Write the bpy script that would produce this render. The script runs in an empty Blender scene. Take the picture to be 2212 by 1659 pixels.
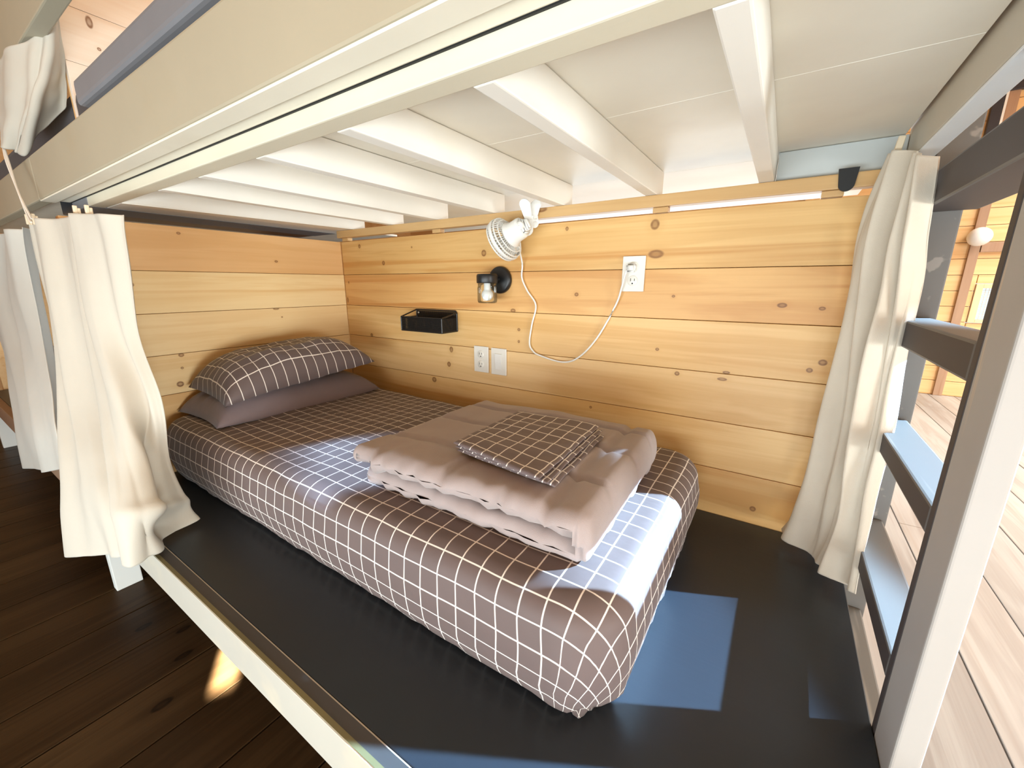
import bpy, bmesh, math, random
from mathutils import Vector, Matrix, noise
random.seed(4)
S = bpy.context.scene
COL = S.collection

# ------------------------------------------------------------------ camera
cam_data = bpy.data.cameras.new('camera')
cam = bpy.data.objects.new('camera', cam_data); COL.objects.link(cam)
R = ((0.83633, 0.54823, 0.00054), (0.1311, -0.19903, -0.97119), (-0.53233, 0.8123, -0.23832))
right, up, back = Vector(R[0]), -Vector(R[1]), -Vector(R[2])
M = Matrix((right, up, back)).transposed().to_4x4()
M.translation = Vector((1.946, -1.361, 0.729))
cam.matrix_world = M
cam_data.sensor_fit = 'HORIZONTAL'; cam_data.sensor_width = 36.0
cam_data.lens = 877.9 / 2212 * 36.0
cam_data.clip_start = 0.01
S.camera = cam

# ------------------------------------------------------------------ world, light, exposure
S.view_settings.view_transform = 'Standard'
S.view_settings.look = 'None'
S.view_settings.gamma = 1.0
S.view_settings.use_curve_mapping = False
S.view_settings.exposure = 0.0
try:
    S.cycles.max_bounces = 8
    S.cycles.diffuse_bounces = 5
    S.cycles.sample_clamp_indirect = 6.0
    S.cycles.use_denoising = True
except Exception:
    pass
W = bpy.data.worlds.new('sky'); S.world = W; W.use_nodes = True
bg = W.node_tree.nodes['Background']
bg.inputs[0].default_value = (0.80, 0.90, 1.0, 1); bg.inputs[1].default_value = 1.2


def area(name, loc, target, sx, sy, power, color, spread=180.0):
    l = bpy.data.lights.new(name, 'AREA'); l.shape = 'RECTANGLE'
    l.size = sx; l.size_y = sy; l.energy = power; l.color = color; l.spread = math.radians(spread)
    o = bpy.data.objects.new(name, l); COL.objects.link(o); o.location = loc
    o.rotation_euler = (Vector(target) - Vector(loc)).to_track_quat('-Z', 'Y').to_euler()
    return o


def beam(name, point, d, dist, w, h, power, color, spread):
    """added daylight lamp, no window pane built: a nearly parallel shaft whose lower edge runs through point"""
    d = Vector(d).normalized(); side = d.cross(Vector((0, 0, 1))).normalized(); u = side.cross(d)
    c = Vector(point) + u * (h / 2) - d * dist
    return area(name, c, c + d, w, h, power, color, spread)


# low fill lamp added behind the camera, brightens fronts and undersides
area('aisle_fill_light', (1.7, -2.92, .02), (1.5, 0.0, 0.95), 3.6, .72, 97, (.87, .97, 1.0))
# lamp added under the ceiling, assumed daylight for the bright half on the right
area('assumed_skylight', (4.5, 2.75, 2.85), (4.1, 2.9, -0.4), 3.6, 3.6, 440, (.93, 1.0, 1.0), 130)
# lamp added at an assumed low window on the right, lights the joist sides
area('assumed_window_light', (6.5, -2.0, 0.15), (1.2, -0.5, 1.0), 1.4, 0.9, 190, (.91, .99, 1.0))
# blue beam lamps added without panes, for sky light assumed on the bed
beam('assumed_foot_beam', (2.005, -.50, 0.0), (-.86, -.47, -.545), 4.5, 1.0, .43, 17, (0.42, 0.70, 1.0), 1.1)
beam('assumed_mattress_beam', (.92, -.80, .235), (.50, .86, -.30), 2.4, .35, .050, .60, (0.42, 0.66, 1.0), 2.5)  # lamp added for the mattress patch, no slit modelled
beam('assumed_sun_beam', (.74, -1.04, -.4), (-.84, .55, -.58), 3.9, .056, .078, 2.2, (1.0, .95, .86), .7)  # lamp added for the sun streak on the floor, no gap modelled
# fill lamp added in the open space beyond the partition
area('far_bunk_fill_light', (0.9, 2.3, 0.9), (0.9, 0.0, 1.0), 2.6, 1.2, 95, (0.82, 0.93, 1.0))

# ------------------------------------------------------------------ node helpers


def new_mat(name):
    m = bpy.data.materials.new(name); m.use_nodes = True
    nt = m.node_tree
    b = nt.nodes['Principled BSDF']
    return m, nt, b


class G:
    def __init__(s, nt): s.nt = nt

    def n(s, t, **k):
        nd = s.nt.nodes.new(t)
        for a, v in k.items(): setattr(nd, a, v)
        return nd

    def l(s, a, b): s.nt.links.new(a, b)

    def math(s, op, a, b=None, clamp=False):
        nd = s.n('ShaderNodeMath', operation=op); nd.use_clamp = clamp
        for i, v in enumerate((a, b)):
            if v is None: continue
            if isinstance(v, (int, float)): nd.inputs[i].default_value = v
            else: s.l(v, nd.inputs[i])
        return nd.outputs[0]

    def vmath(s, op, a, b=None):
        nd = s.n('ShaderNodeVectorMath', operation=op)
        for i, v in enumerate((a, b)):
            if v is None: continue
            if isinstance(v, (tuple, list)): nd.inputs[i].default_value = v
            else: s.l(v, nd.inputs[i])
        return nd

    def maprange(s, v, a, b, c, d, smooth=True):
        nd = s.n('ShaderNodeMapRange'); nd.interpolation_type = 'SMOOTHSTEP' if smooth else 'LINEAR'
        s.l(v, nd.inputs[0])
        for i, x in enumerate((a, b, c, d)): nd.inputs[i + 1].default_value = x
        return nd.outputs[0]

    def mix(s, f, a, b):
        nd = s.n('ShaderNodeMix', data_type='RGBA')
        if isinstance(f, (int, float)): nd.inputs[0].default_value = f
        else: s.l(f, nd.inputs[0])
        for i, v in ((6, a), (7, b)):
            if isinstance(v, tuple): nd.inputs[i].default_value = (*v, 1) if len(v) == 3 else v
            else: s.l(v, nd.inputs[i])
        return nd.outputs[2]

    def noise(s, vec, scale, detail=3, rough=.55, dist=0.0):
        nd = s.n('ShaderNodeTexNoise'); s.l(vec, nd.inputs['Vector'])
        nd.inputs['Scale'].default_value = scale; nd.inputs['Detail'].default_value = detail
        nd.inputs['Roughness'].default_value = rough; nd.inputs['Distortion'].default_value = dist
        return nd.outputs[0]

    def coord(s): return s.n('ShaderNodeTexCoord').outputs['Object']

    def uv(s): return s.n('ShaderNodeTexCoord').outputs['UV']

    def scale(s, v, sc, off=(0, 0, 0)):
        nd = s.n('ShaderNodeMapping'); s.l(v, nd.inputs[0])
        nd.inputs['Scale'].default_value = sc; nd.inputs['Location'].default_value = off
        return nd.outputs[0]

    def bump(s, h, strength, dist, b):
        nd = s.n('ShaderNodeBump'); s.l(h, nd.inputs['Height'])
        nd.inputs['Strength'].default_value = strength; nd.inputs['Distance'].default_value = dist
        s.l(nd.outputs[0], b.inputs['Normal'])


def wood(name, light, dark, axis, off=(0, 0, 0), knots=(), rough=.5, contrast=1.0, knot_col=(.19, .070, .016), ring=26.0, streak=.55):
    """sawn timber; grain runs along axis, knots = (x,y,z,rx,ry,rz)"""
    m, nt, b = new_mat(name); g = G(nt)
    c = g.coord()
    st = [9.0, 9.0, 9.0]; st[axis] = 0.55
    p = g.scale(c, tuple(st), off)
    n1 = g.noise(p, 1.0, 4, .6, .7)
    rings = g.math('SINE', g.math('MULTIPLY', n1, ring))
    rings = g.maprange(rings, -1.0, 1.0, 0.0, 1.0)
    st2 = [130.0, 130.0, 130.0]; st2[axis] = 2.5
    fine = g.noise(g.scale(c, tuple(st2), off), 1.0, 2)
    st3 = [3.0, 3.0, 3.0]; st3[axis] = .8
    broad = g.noise(g.scale(c, tuple(st3), off), 1.0, 2)
    f = g.math('ADD', g.math('MULTIPLY', rings, .26 * contrast), g.math('MULTIPLY', fine, .32 * contrast))
    f = g.math('ADD', f, g.math('MULTIPLY', g.math('SUBTRACT', broad, .35), 1.1 * contrast), clamp=True)
    col = g.mix(f, light, dark)
    st4 = [17.0, 17.0, 17.0]; st4[axis] = .42
    sk = g.maprange(g.noise(g.scale(c, tuple(st4), off), 1.0, 3, .6, .4), .56, .74, 0.0, streak)
    col = g.mix(sk, col, tuple(v * k for v, k in zip(dark, (.92, .78, .62))))
    km = None; kh = None
    for (x, y, z, rx, ry, rz) in knots:
        d = g.vmath('MULTIPLY', g.vmath('SUBTRACT', c, (x, y, z)).outputs[0], (1 / rx, 1 / ry, 1 / rz))
        ln = g.vmath('LENGTH', d.outputs[0]).outputs['Value']
        a = g.math('SUBTRACT', g.maprange(ln, .68, 1.0, 1.0, 0.0), g.maprange(ln, .25, .62, .38, 0.0))
        h = g.maprange(ln, .8, 2.6, 1.0, 0.0)
        km = a if km is None else g.math('MAXIMUM', km, a)
        kh = h if kh is None else g.math('MAXIMUM', kh, h)
    if km is not None:
        wob = g.math('ADD', .55, g.math('MULTIPLY', fine, .7))
        col = g.mix(g.math('MULTIPLY', kh, .30), col, dark)
        col = g.mix(g.math('MULTIPLY', g.math('MULTIPLY', km, wob), .92), col, knot_col)
    g.l(col, b.inputs['Base Color'])
    b.inputs['Roughness'].default_value = rough
    g.bump(g.math('ADD', fine, g.math('MULTIPLY', rings, .4)), .12, .002, b)
    return m


def paint(name, col, rough=.45, var=.06, grain_axis=0, stain=None, worn=None, spec=.5):
    m, nt, b = new_mat(name); g = G(nt)
    c = g.coord()
    st = [60.0, 60.0, 60.0]; st[grain_axis] = 3.0
    n1 = g.noise(g.scale(c, tuple(st)), 1.0, 3)
    n2 = g.noise(c, 3.5, 4, .6)
    dk = tuple(v * (1 - var * 2.4) for v in col); lt = tuple(min(1, v * (1 + var)) for v in col)
    out = g.mix(n2, lt, dk)
    if stain:
        n3 = g.noise(c, stain[1], 3, .5)
        out = g.mix(g.maprange(n3, .55, .75, 0.0, stain[2]), out, stain[0])
    if worn:
        n4 = g.noise(g.scale(c, tuple(v * .35 for v in st)), 1.0, 3, .6)
        out = g.mix(g.maprange(n4, worn[1], worn[1] + .07, 0.0, worn[2]), out, worn[0])
    g.l(out, b.inputs['Base Color'])
    b.inputs['Roughness'].default_value = rough
    b.inputs['Specular IOR Level'].default_value = spec
    g.bump(n1, .10, .002, b)
    return m


def fabric(name, col, rough=.85, weave=900.0, var=.08, bumpy=.25, sheen=.15, transl=0.0):
    m, nt, b = new_mat(name); g = G(nt)
    c = g.coord()
    n1 = g.noise(c, weave, 1)
    n2 = g.noise(c, 14.0, 3)
    out = g.mix(n2, tuple(min(1, v * (1 + var)) for v in col), tuple(v * (1 - var) for v in col))
    g.l(out, b.inputs['Base Color'])
    b.inputs['Roughness'].default_value = rough
    b.inputs['Sheen Weight'].default_value = sheen
    h = g.math('ADD', g.math('MULTIPLY', n1, .35), g.math('MULTIPLY', n2, 1.0))
    g.bump(h, bumpy, .004, b)
    if transl > 0:
        t = g.n('ShaderNodeBsdfTranslucent'); g.l(out, t.inputs[0])
        mx = g.n('ShaderNodeMixShader'); mx.inputs[0].default_value = transl
        g.l(b.outputs[0], mx.inputs[1]); g.l(t.outputs[0], mx.inputs[2])
        g.l(mx.outputs[0], nt.nodes['Material Output'].inputs[0])
    return m


def checked(name, col, line, pitch=.0455, width=.0028, off=(0, 0), rot=0.0):
    m, nt, b = new_mat(name); g = G(nt)
    u = g.uv()
    mp = g.n('ShaderNodeMapping'); g.l(u, mp.inputs[0])
    mp.inputs['Rotation'].default_value = (0, 0, rot); mp.inputs['Location'].default_value = (*off, 0)
    wob = g.noise(u, 6.0, 2)
    sep = g.n('ShaderNodeSeparateXYZ'); g.l(mp.outputs[0], sep.inputs[0])
    mask = None
    for i in (0, 1):
        v = g.math('ADD', sep.outputs[i], g.math('MULTIPLY', g.math('SUBTRACT', wob, .5), .006))
        fr = g.math('FRACT', g.math('DIVIDE', v, pitch))
        dd = g.math('ABSOLUTE', g.math('SUBTRACT', fr, .5))
        hw = width / pitch / 2
        mk = g.maprange(dd, hw * .65, hw * 1.35, 1.0, 0.0)
        mask = mk if mask is None else g.math('MAXIMUM', mask, mk)
    c = g.coord()
    n2 = g.noise(c, 12.0, 3)
    base = g.mix(n2, tuple(v * 1.06 for v in col), tuple(v * .93 for v in col))
    g.l(g.mix(mask, base, line), b.inputs['Base Color'])
    b.inputs['Roughness'].default_value = .62
    b.inputs['Sheen Weight'].default_value = .1
    n3 = g.noise(c, 34.0, 2)
    g.bump(g.math('ADD', g.math('MULTIPLY', n3, .5), n2), .30, .004, b)
    return m


def plain(name, col, rough=.4, metal=0.0, spec=.5):
    m, nt, b = new_mat(name); g = G(nt)
    n = g.noise(g.coord(), 40.0, 2)
    g.l(g.mix(n, col, tuple(v * .92 for v in col)), b.inputs['Base Color'])
    b.inputs['Roughness'].default_value = rough; b.inputs['Metallic'].default_value = metal
    b.inputs['Specular IOR Level'].default_value = spec
    return m


def glass(name):
    """thin clear glass: transmits straight through, mirrors by Fresnel"""
    m, nt, b = new_mat(name); g = G(nt)
    t = g.n('ShaderNodeBsdfTransparent'); t.inputs[0].default_value = (.95, .97, .96, 1)
    gl = g.n('ShaderNodeBsdfGlossy'); gl.inputs['Roughness'].default_value = .03
    fr = g.n('ShaderNodeFresnel'); fr.inputs[0].default_value = 1.45
    mx = g.n('ShaderNodeMixShader'); g.l(fr.outputs[0], mx.inputs[0]); g.l(t.outputs[0], mx.inputs[1]); g.l(gl.outputs[0], mx.inputs[2])
    g.l(mx.outputs[0], nt.nodes['Material Output'].inputs[0])
    return m


# ------------------------------------------------------------------ object helpers


def empty(name, loc=(0, 0, 0)):
    o = bpy.data.objects.new(name, None); o.empty_display_size = .05
    COL.objects.link(o); o.location = loc
    return o


def tag(o, label=None, cat=None, group=None, kind=None):
    if label: o['label'] = label
    if cat: o['category'] = cat
    if group: o['group'] = group
    if kind: o['kind'] = kind
    return o


def finish(name, bm, mat, parent=None, smooth=False):
    me = bpy.data.meshes.new(name); bm.normal_update(); bm.to_mesh(me); bm.free()
    mats = mat if isinstance(mat, (list, tuple)) else [mat]
    for q in mats: me.materials.append(q)
    if smooth:
        for p in me.polygons: p.use_smooth = True
    o = bpy.data.objects.new(name, me); COL.objects.link(o)
    if parent is not None:
        o.parent = parent
        p = parent; off = Vector((0, 0, 0))
        while p is not None: off += p.location; p = p.parent
        # geometry is written in world coordinates: carry it into the parent's frame
        o.location = -off
    return o


def add_box(bm, lo, hi, mi=0, mat=None):
    vs = [bm.verts.new((x, y, z)) for x in (lo[0], hi[0]) for y in (lo[1], hi[1]) for z in (lo[2], hi[2])]
    if mat is not None:
        for v in vs: v.co = mat @ v.co
    fs = []
    for f in ((0, 1, 3, 2), (4, 6, 7, 5), (0, 4, 5, 1), (2, 3, 7, 6), (0, 2, 6, 4), (1, 5, 7, 3)):
        q = bm.faces.new([vs[i] for i in f]); q.material_index = mi; fs.append(q)
    return vs, fs


def board(name, lo, hi, mat, parent=None, bev=.003, seg=2):
    bm = bmesh.new(); add_box(bm, lo, hi)
    if bev > 0:
        bmesh.ops.bevel(bm, geom=list(bm.edges), offset=bev, segments=seg, profile=.6, affect='EDGES', clamp_overlap=True)
    return finish(name, bm, mat, parent)


def add_tube(bm, pts, r, seg=8, closed=False, cap=True):
    pts = [Vector(p) for p in pts]; n = len(pts); rings = []
    for i, p in enumerate(pts):
        if closed: t = pts[(i + 1) % n] - pts[i - 1]
        else: t = pts[min(i + 1, n - 1)] - pts[max(i - 1, 0)]
        t.normalize()
        a = Vector((0, 0, 1)) if abs(t.z) < .9 else Vector((1, 0, 0))
        u = t.cross(a).normalized(); v = t.cross(u).normalized()
        rr = r[i] if isinstance(r, (list, tuple)) else r
        rings.append([bm.verts.new(p + u * (rr * math.cos(2 * math.pi * k / seg)) + v * (rr * math.sin(2 * math.pi * k / seg))) for k in range(seg)])
    for i in range(n if closed else n - 1):
        A, B = rings[i], rings[(i + 1) % n]
        for k in range(seg):
            bm.faces.new((A[k], A[(k + 1) % seg], B[(k + 1) % seg], B[k]))
    if cap and not closed:
        bm.faces.new(rings[0][::-1]); bm.faces.new(rings[-1])


def add_lathe(bm, prof, mat=None, seg=32, cap=True):
    """prof = [(radius, height)], axis +Z, placed by mat"""
    mat = mat or Matrix.Identity(4); rings = []
    for r, h in prof:
        rings.append([bm.verts.new(mat @ Vector((r * math.cos(2 * math.pi * k / seg), r * math.sin(2 * math.pi * k / seg), h))) for k in range(seg)])
    for A, B in zip(rings, rings[1:]):
        for k in range(seg):
            bm.faces.new((A[k], A[(k + 1) % seg], B[(k + 1) % seg], B[k]))
    if cap:
        bm.faces.new(rings[0][::-1]); bm.faces.new(rings[-1])


def frame(origin, zaxis, xhint=(1, 0, 0)):
    z = Vector(zaxis).normalized(); x = Vector(xhint); x = (x - z * x.dot(z)).normalized(); y = z.cross(x)
    m = Matrix((x, y, z)).transposed().to_4x4(); m.translation = Vector(origin)
    return m


def smoothline(pts, per=8, closed=False):
    P = [Vector(p) for p in pts]; n = len(P); out = []
    for i in range(n - 1):
        p0 = P[max(i - 1, 0)]; p1 = P[i]; p2 = P[i + 1]; p3 = P[min(i + 2, n - 1)]
        for k in range(per):
            t = k / per
            out.append(.5 * ((2 * p1) + (p2 - p0) * t + (2 * p0 - 5 * p1 + 4 * p2 - p3) * t * t + (3 * p1 - p0 - 3 * p2 + p3) * t ** 3))
    out.append(P[-1]); return out


def grid_mesh(name, fn, nu, nv, mat, parent=None, uvfn=None, thick=0.0, close_u=False):
    bm = bmesh.new(); uvl = bm.loops.layers.uv.new('uv')
    V = [[bm.verts.new(fn(i / nu, j / nv)) for j in range(nv + 1)] for i in range(nu + (0 if close_u else 1))]
    UV = {}
    n_i = nu
    for i in range(n_i):
        for j in range(nv):
            i2 = (i + 1) % len(V)
            f = bm.faces.new((V[i][j], V[i2][j], V[i2][j + 1], V[i][j + 1]))
            if uvfn:
                for lp, (a, b) in zip(f.loops, ((i, j), (i + 1, j), (i + 1, j + 1), (i, j + 1))):
                    lp[uvl].uv = uvfn(a / nu, b / nv)
    bmesh.ops.remove_doubles(bm, verts=list(bm.verts), dist=1e-5)
    if thick:
        bm.normal_update()
        bmesh.ops.solidify(bm, geom=list(bm.faces), thickness=thick)
    return finish(name, bm, mat, parent, smooth=True)


# ------------------------------------------------------------------ materials
ZF0 = -.40
PINE_L, PINE_D = (.80, .50, .20), (.60, .29, .085)
CREAM = paint('cream paint', (.86, .80, .66), .5, .05, 0, stain=((.74, .65, .49), 5.0, .35))
CREAM_Y = paint('cream paint on joists', (.88, .85, .78), .5, .04, 1, stain=((.80, .74, .62), 4.0, .3))
FASCIA = paint('beige washed beam', (.40, .36, .265), .5, .05, 0, stain=((.38, .32, .21), 4.0, .4))
DECK = paint('washed plywood', (.84, .79, .68), .55, .06, 0, stain=((.74, .67, .58), 5.0, .5))
RAILP = paint('cream rail paint', (.49, .465, .40), .45, .04, 0, stain=((.74, .62, .42), 6.0, .3))
CHAR = paint('charcoal platform paint', (.021, .028, .038), .36, .10, 0, spec=.38)
CHAR_TOP = paint('charcoal edge paint', (.062, .060, .062), .5, .12, 0)
GREYP = paint('slate grey paint', (.20, .205, .222), .5, .10, 0)
TREADP = paint('grey ladder paint', (.130, .124, .117), .5, .06, 1, worn=((.34, .31, .28), .60, .5))
TREADD = paint('dark ladder paint', (.06, .048, .045), .6, .08, 1)
STILE = paint('cream stile paint', (.43, .405, .375), .5, .05, 2, worn=((.78, .55, .33), .64, .55))
LEGP = paint('white leg paint', (.66, .68, .65), .5, .03, 2)
WHITE = plain('white plastic', (.82, .81, .77), .35)
WHITE2 = plain('ivory plastic', (.80, .77, .70), .35)
BLACKM = plain('black powder coat', (.010, .010, .011), .38)
BLACKR = plain('black rubber', (.008, .008, .008), .6)
METAL = plain('steel screw', (.6, .6, .6), .3, 1.0)
GLASS = glass('clear glass')
BULB = plain('frosted bulb', (.86, .86, .86), .25)
LINEN = fabric('cream cotton curtain', (.61, .57, .485), .9, 700, .03, .22, .1, .18)
LINEN_D = fabric('grey cream cotton curtain', (.70, .685, .62), .9, 700, .03, .22, .1, .15)
LINEN_R = fabric('oatmeal linen curtain', (.70, .625, .515), .9, 900, .06, .30, .1, .10)
CORDM = fabric('white cotton cord', (.75, .70, .62), .9)
SHEETC = checked('checked sheet', (.120, .084, .078), (.80, .74, .68), .0455, .0029, (.0205, .017))
PILLC = checked('checked pillow case', (.118, .085, .082), (.80, .74, .68), .0455, .0030)
FOLDC = checked('checked folded case', (.135, .098, .096), (.80, .74, .68), .0400, .0028)
PLAINF = fabric('mauve grey cotton', (.185, .140, .145), .75, 900, .06, .3, .2)
COMF = fabric('taupe comforter cotton', (.335, .275, .262), .7, 900, .05, .35, .2)
DARKM = fabric('dark mattress ticking', (.035, .03, .035), .8)
PINK = wood('upper pine', (.88, .80, .70), (.80, .66, .54), 1, (3, 1, 0), [(0.0, -.824, 1.531, .05, .010, .020), (0.0, -.813, 1.462, .05, .006, .006)])
FARPINE = wood('far wall pine', (.82, .55, .27), (.68, .38, .14), 0, (1, 4, 2))
TRIMW = wood('far trim wood', (.42, .26, .16), (.30, .17, .10), 2)
LEDGER = wood('ledger pine', (.64, .42, .19), (.50, .29, .11), 0, (5, 2, 7), [(1.13, -.03, .972, .022, .03, .02), (1.19, -.03, .985, .03, .03, .012)])
FKNOT = [(.655, -1.155, ZF0, .016, .030, .05), (.275, -1.09, ZF0, .013, .028, .05), (.52, -1.06, ZF0, .013, .03, .05), (.40, -1.02, ZF0, .011, .025, .05)]
FLOOR_LIT = [wood('lit floor plank %d' % i, l, d, 1, (i * 2.1, i * 4.7, 0), [], .5, 1.15) for i, (l, d) in enumerate([  # paler copy of the floor wood, daylight put into its colour
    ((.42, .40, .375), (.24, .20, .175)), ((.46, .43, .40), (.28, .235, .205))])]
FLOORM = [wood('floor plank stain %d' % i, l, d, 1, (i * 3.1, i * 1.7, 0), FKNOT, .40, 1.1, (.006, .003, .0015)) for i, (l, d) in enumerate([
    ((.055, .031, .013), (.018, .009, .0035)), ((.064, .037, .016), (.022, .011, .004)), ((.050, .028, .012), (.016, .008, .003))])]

for q in FLOORM: q.node_tree.nodes['Principled BSDF'].inputs['Specular IOR Level'].default_value = .12
# ------------------------------------------------------------------ floor
ZF = -.40
floor = board('floor', (-4.4, -3.0, ZF - .10), (6.8, 4.75, ZF - .022), TRIMW, None, 0)
tag(floor, kind='structure')
pw = .19985
k0 = int((-4.4 - .558) / pw) - 1
FKN = {0.46: [], }
i = 0
x = .558 + k0 * pw
while x < 6.8:
    a, b_ = max(x, -4.4), min(x + pw, 6.8)
    if b_ > a:
        mt = FLOORM[i % 3] if x < 1.9 else FLOOR_LIT[i % 2]
        cut = -3.0 + (i * 2.37) % 4.0 + 1.2
        pcs = [(-3.0, cut), (cut, min(cut + 3.6, 4.75))]
        if cut + 3.6 < 4.75: pcs.append((cut + 3.6, 4.75))
        for (y0, y1) in pcs:
            board('floor_board', (a + .0022, y0 + .0015, ZF - .022), (b_ - .0022, y1 - .0015, ZF - random.random() * .0008), mt, floor, .0015, 1)
    x += pw; i += 1
# ------------------------------------------------------------------ partition walls around the lower bunk
ZB = [0.0, .156, .311, .465, .622, .776, .940]
KB = {
    5: [(.145, .912, .010, .012), (.315, .828, .012, .012), (.512, .891, .005, .005), (.918, .850, .014, .015), (1.582, .909, .016, .018), (1.592, .821, .028, .015), (1.282, .917, .007, .008)],
    4: [(1.327, .694, .009, .008), (1.944, .673, .014, .008), (2.034, .667, .009, .006), (.012, .648, .008, .016), (.033, .738, .006, .007), (1.058, .628, .014, .009), (1.656, .693, .006, .005)],
    3: [(1.086, .555, .008, .007), (1.086, .508, .006, .007), (1.621, .523, .007, .006), (2.056, .524, .012, .010), (2.03, .50, .009, .008), (.186, .474, .011, .010), (1.829, .47, .012, .005)],
    2: [(.728, .445, .012, .016), (.711, .376, .012, .014), (1.689, .450, .009, .008), (1.82, .448, .016, .006)],
    1: [(.615, .292, .016, .015), (1.401, .288, .006, .006)], 0: [(1.95, .05, .01, .01)]}
TB = [((.80, .55, .25), (.62, .34, .11)), ((.84, .58, .27), (.66, .38, .13)), ((.82, .56, .27), (.63, .37, .13)),
      ((.83, .565, .26), (.63, .36, .12)), ((.76, .46, .18), (.55, .26, .075)), ((.76, .495, .205), (.57, .31, .095))]
wb = board('wall_back', (-.02, .022, -.12), (2.112, .034, .938), wood('partition backing', *TB[0], 0), None, 0)
tag(wb, kind='structure')
for i in range(6):
    kn = [(x, 0.0, z, rx, .05, rz) for (x, z, rx, rz) in KB[i]]
    mt = wood('back plank pine %d' % i, TB[i][0], TB[i][1], 0, (i * 2.3, i * 1.1, i * 5.7), kn, .48, 1.3, streak=.8)
    board('plank', (.0, .0 + random.random() * .0015, ZB[i] + .0008 - (.10 if i == 0 else 0)), (2.112, .022, ZB[i + 1] - .0008), mt, wb, .0016, 2)
KE = {5: [(-.691, .916, .008, .006), (-.34, .829, .009, .006)], 4: [(-.862, .727, .012, .010), (-.117, .783, .007, .005)], 3: [(-.369, .619, .016, .006), (-.347, .58, .005, .004)],
      2: [(-.755, .459, .011, .009), (-.76, .408, .006, .006), (-.776, .346, .014, .013)], 1: [], 0: []}
TE = [((.76, .47, .19), (.55, .27, .08)), ((.80, .51, .22), (.60, .31, .10)), ((.88, .66, .36), (.74, .48, .21)),
      ((.90, .70, .40), (.78, .53, .25)), ((.90, .70, .39), (.78, .52, .23)), ((.78, .48, .22), (.64, .34, .12))]
wl = board('wall_left', (-.034, -1.0, -.12), (-.022, .0, .938), wood('end backing', *TE[0], 1), None, 0)
tag(wl, kind='structure')
for i in range(6):
    kn = [(0.0, y, z, .05, ry, rz) for (y, z, ry, rz) in KE[i]]
    mt = wood('end plank pine %d' % i, TE[i][0], TE[i][1], 1, (i * 1.9, i * 3.1, i * 4.7 + 2), kn, .48, 1.15, streak=.6)
    board('plank', (-.022, -1.0, ZB[i] + .0008 - (.10 if i == 0 else 0)), (.0 - random.random() * .0015, -.0005, ZB[i + 1] - .0008), mt, wl, .0016, 2)
wu = board('wall_upper_left', (-.034, -.90, 1.09), (-.022, .9, 2.02), wood('upper backing', *TE[1], 1), None, 0)
tag(wu, kind='structure')
for i in range(6):
    board('plank', (-.022, -.90, 1.091 + i * .155), (-random.random() * .0015, .9, 1.091 + (i + 1) * .155 - .0008), PINK, wu, .0012, 2)

# ------------------------------------------------------------------ far room shell
fw = empty('wall_far'); tag(fw, kind='structure')
# far wall with a window opening x 3.50..4.25, z .46..0.76
ZW = [-.40 + .1525 * k for k in range(22)]
WX0, WX1, WZ0, WZ1 = 3.50, 4.30, .36, .735
for k in range(21):
    z0, z1 = ZW[k] + .002, ZW[k + 1] - .002
    if z1 > WZ0 and z0 < WZ1:
        board('plank', (2.0, 4.55, z0), (WX0 - .004, 4.57, z1), FARPINE, fw, .004, 2)
        board('plank', (WX1 + .004, 4.55, z0), (6.8, 4.57, z1), FARPINE, fw, .004, 2)
        if z0 < WZ0 - .01: board('plank', (WX0, 4.55, z0), (WX1, 4.57, WZ0 - .004), FARPINE, fw, .003, 1)
        if z1 > WZ1 + .01: board('plank', (WX0, 4.55, WZ1 + .004), (WX1, 4.57, z1), FARPINE, fw, .003, 1)
    else:
        board('plank', (2.0, 4.55, z0), (6.8, 4.57, z1), FARPINE, fw, .004, 2)
board('backing', (-4.4, 4.66, ZF), (2.0, 4.70, 2.9), FARPINE, fw, 0)
for lo, hi in (((2.0, 4.572, ZF), (WX0 - .01, 4.60, 2.9)), ((WX1 + .01, 4.572, ZF), (6.8, 4.60, 2.9)), ((WX0 - .009, 4.572, ZF), (WX1 + .009, 4.60, WZ0 - .01)), ((WX0 - .009, 4.572, WZ1 + .01), (WX1 + .009, 4.60, 2.9))):
    board('backing', lo, hi, TRIMW, fw, 0)
TR = []
for (xa, xb, z0, z1, nm) in ((3.385, 3.455, ZF, 2.9, 'trim_1'), (4.9, 4.97, ZF, 2.9, 'trim_2')):
    tag(board(nm, (xa, 4.52, z0), (xb, 4.549, z1), TRIMW, None, .003), kind='structure')
tag(board('trim_3', (3.46, 4.515, 1.03), (6.8, 4.549, 1.12), TRIMW, None, .003), kind='structure')
w1 = empty('window_1', (3.9, 4.56, .55)); tag(w1, kind='structure')
TRIML = wood('window frame pine', (.85, .66, .38), (.70, .50, .25), 2)
for lo, hi in (((WX0, 4.535, WZ0), (WX0 + .05, 4.60, WZ1)), ((WX1 - .05, 4.535, WZ0), (WX1, 4.60, WZ1)),
               ((WX0 + .05, 4.535, WZ1 - .04), (WX1 - .05, 4.60, WZ1)), ((WX0 + .05, 4.535, WZ0), (WX1 - .05, 4.60, WZ0 + .03))):
    board('window_frame', lo, hi, TRIML, w1, .003)
board('pane', (WX0 + .05, 4.585, WZ0 + .03), (WX1 - .05, 4.589, WZ1 - .04), GLASS, w1, 0)
bm = bmesh.new()
for k in range(30):
    xx = WX0 + .055 + k * .0232
    add_box(bm, (xx, 4.570, WZ0 + .03), (xx + .0028, 4.573, WZ1 - .04))
for k in range(13):
    zz = WZ0 + .035 + k * .0232
    add_box(bm, (WX0 + .05, 4.5702, zz), (WX1 - .05, 4.5728, zz + .0028))
tag(finish('window_screen', bm, plain('screen wire', (.55, .52, .42), .6), w1), kind='stuff')
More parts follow.
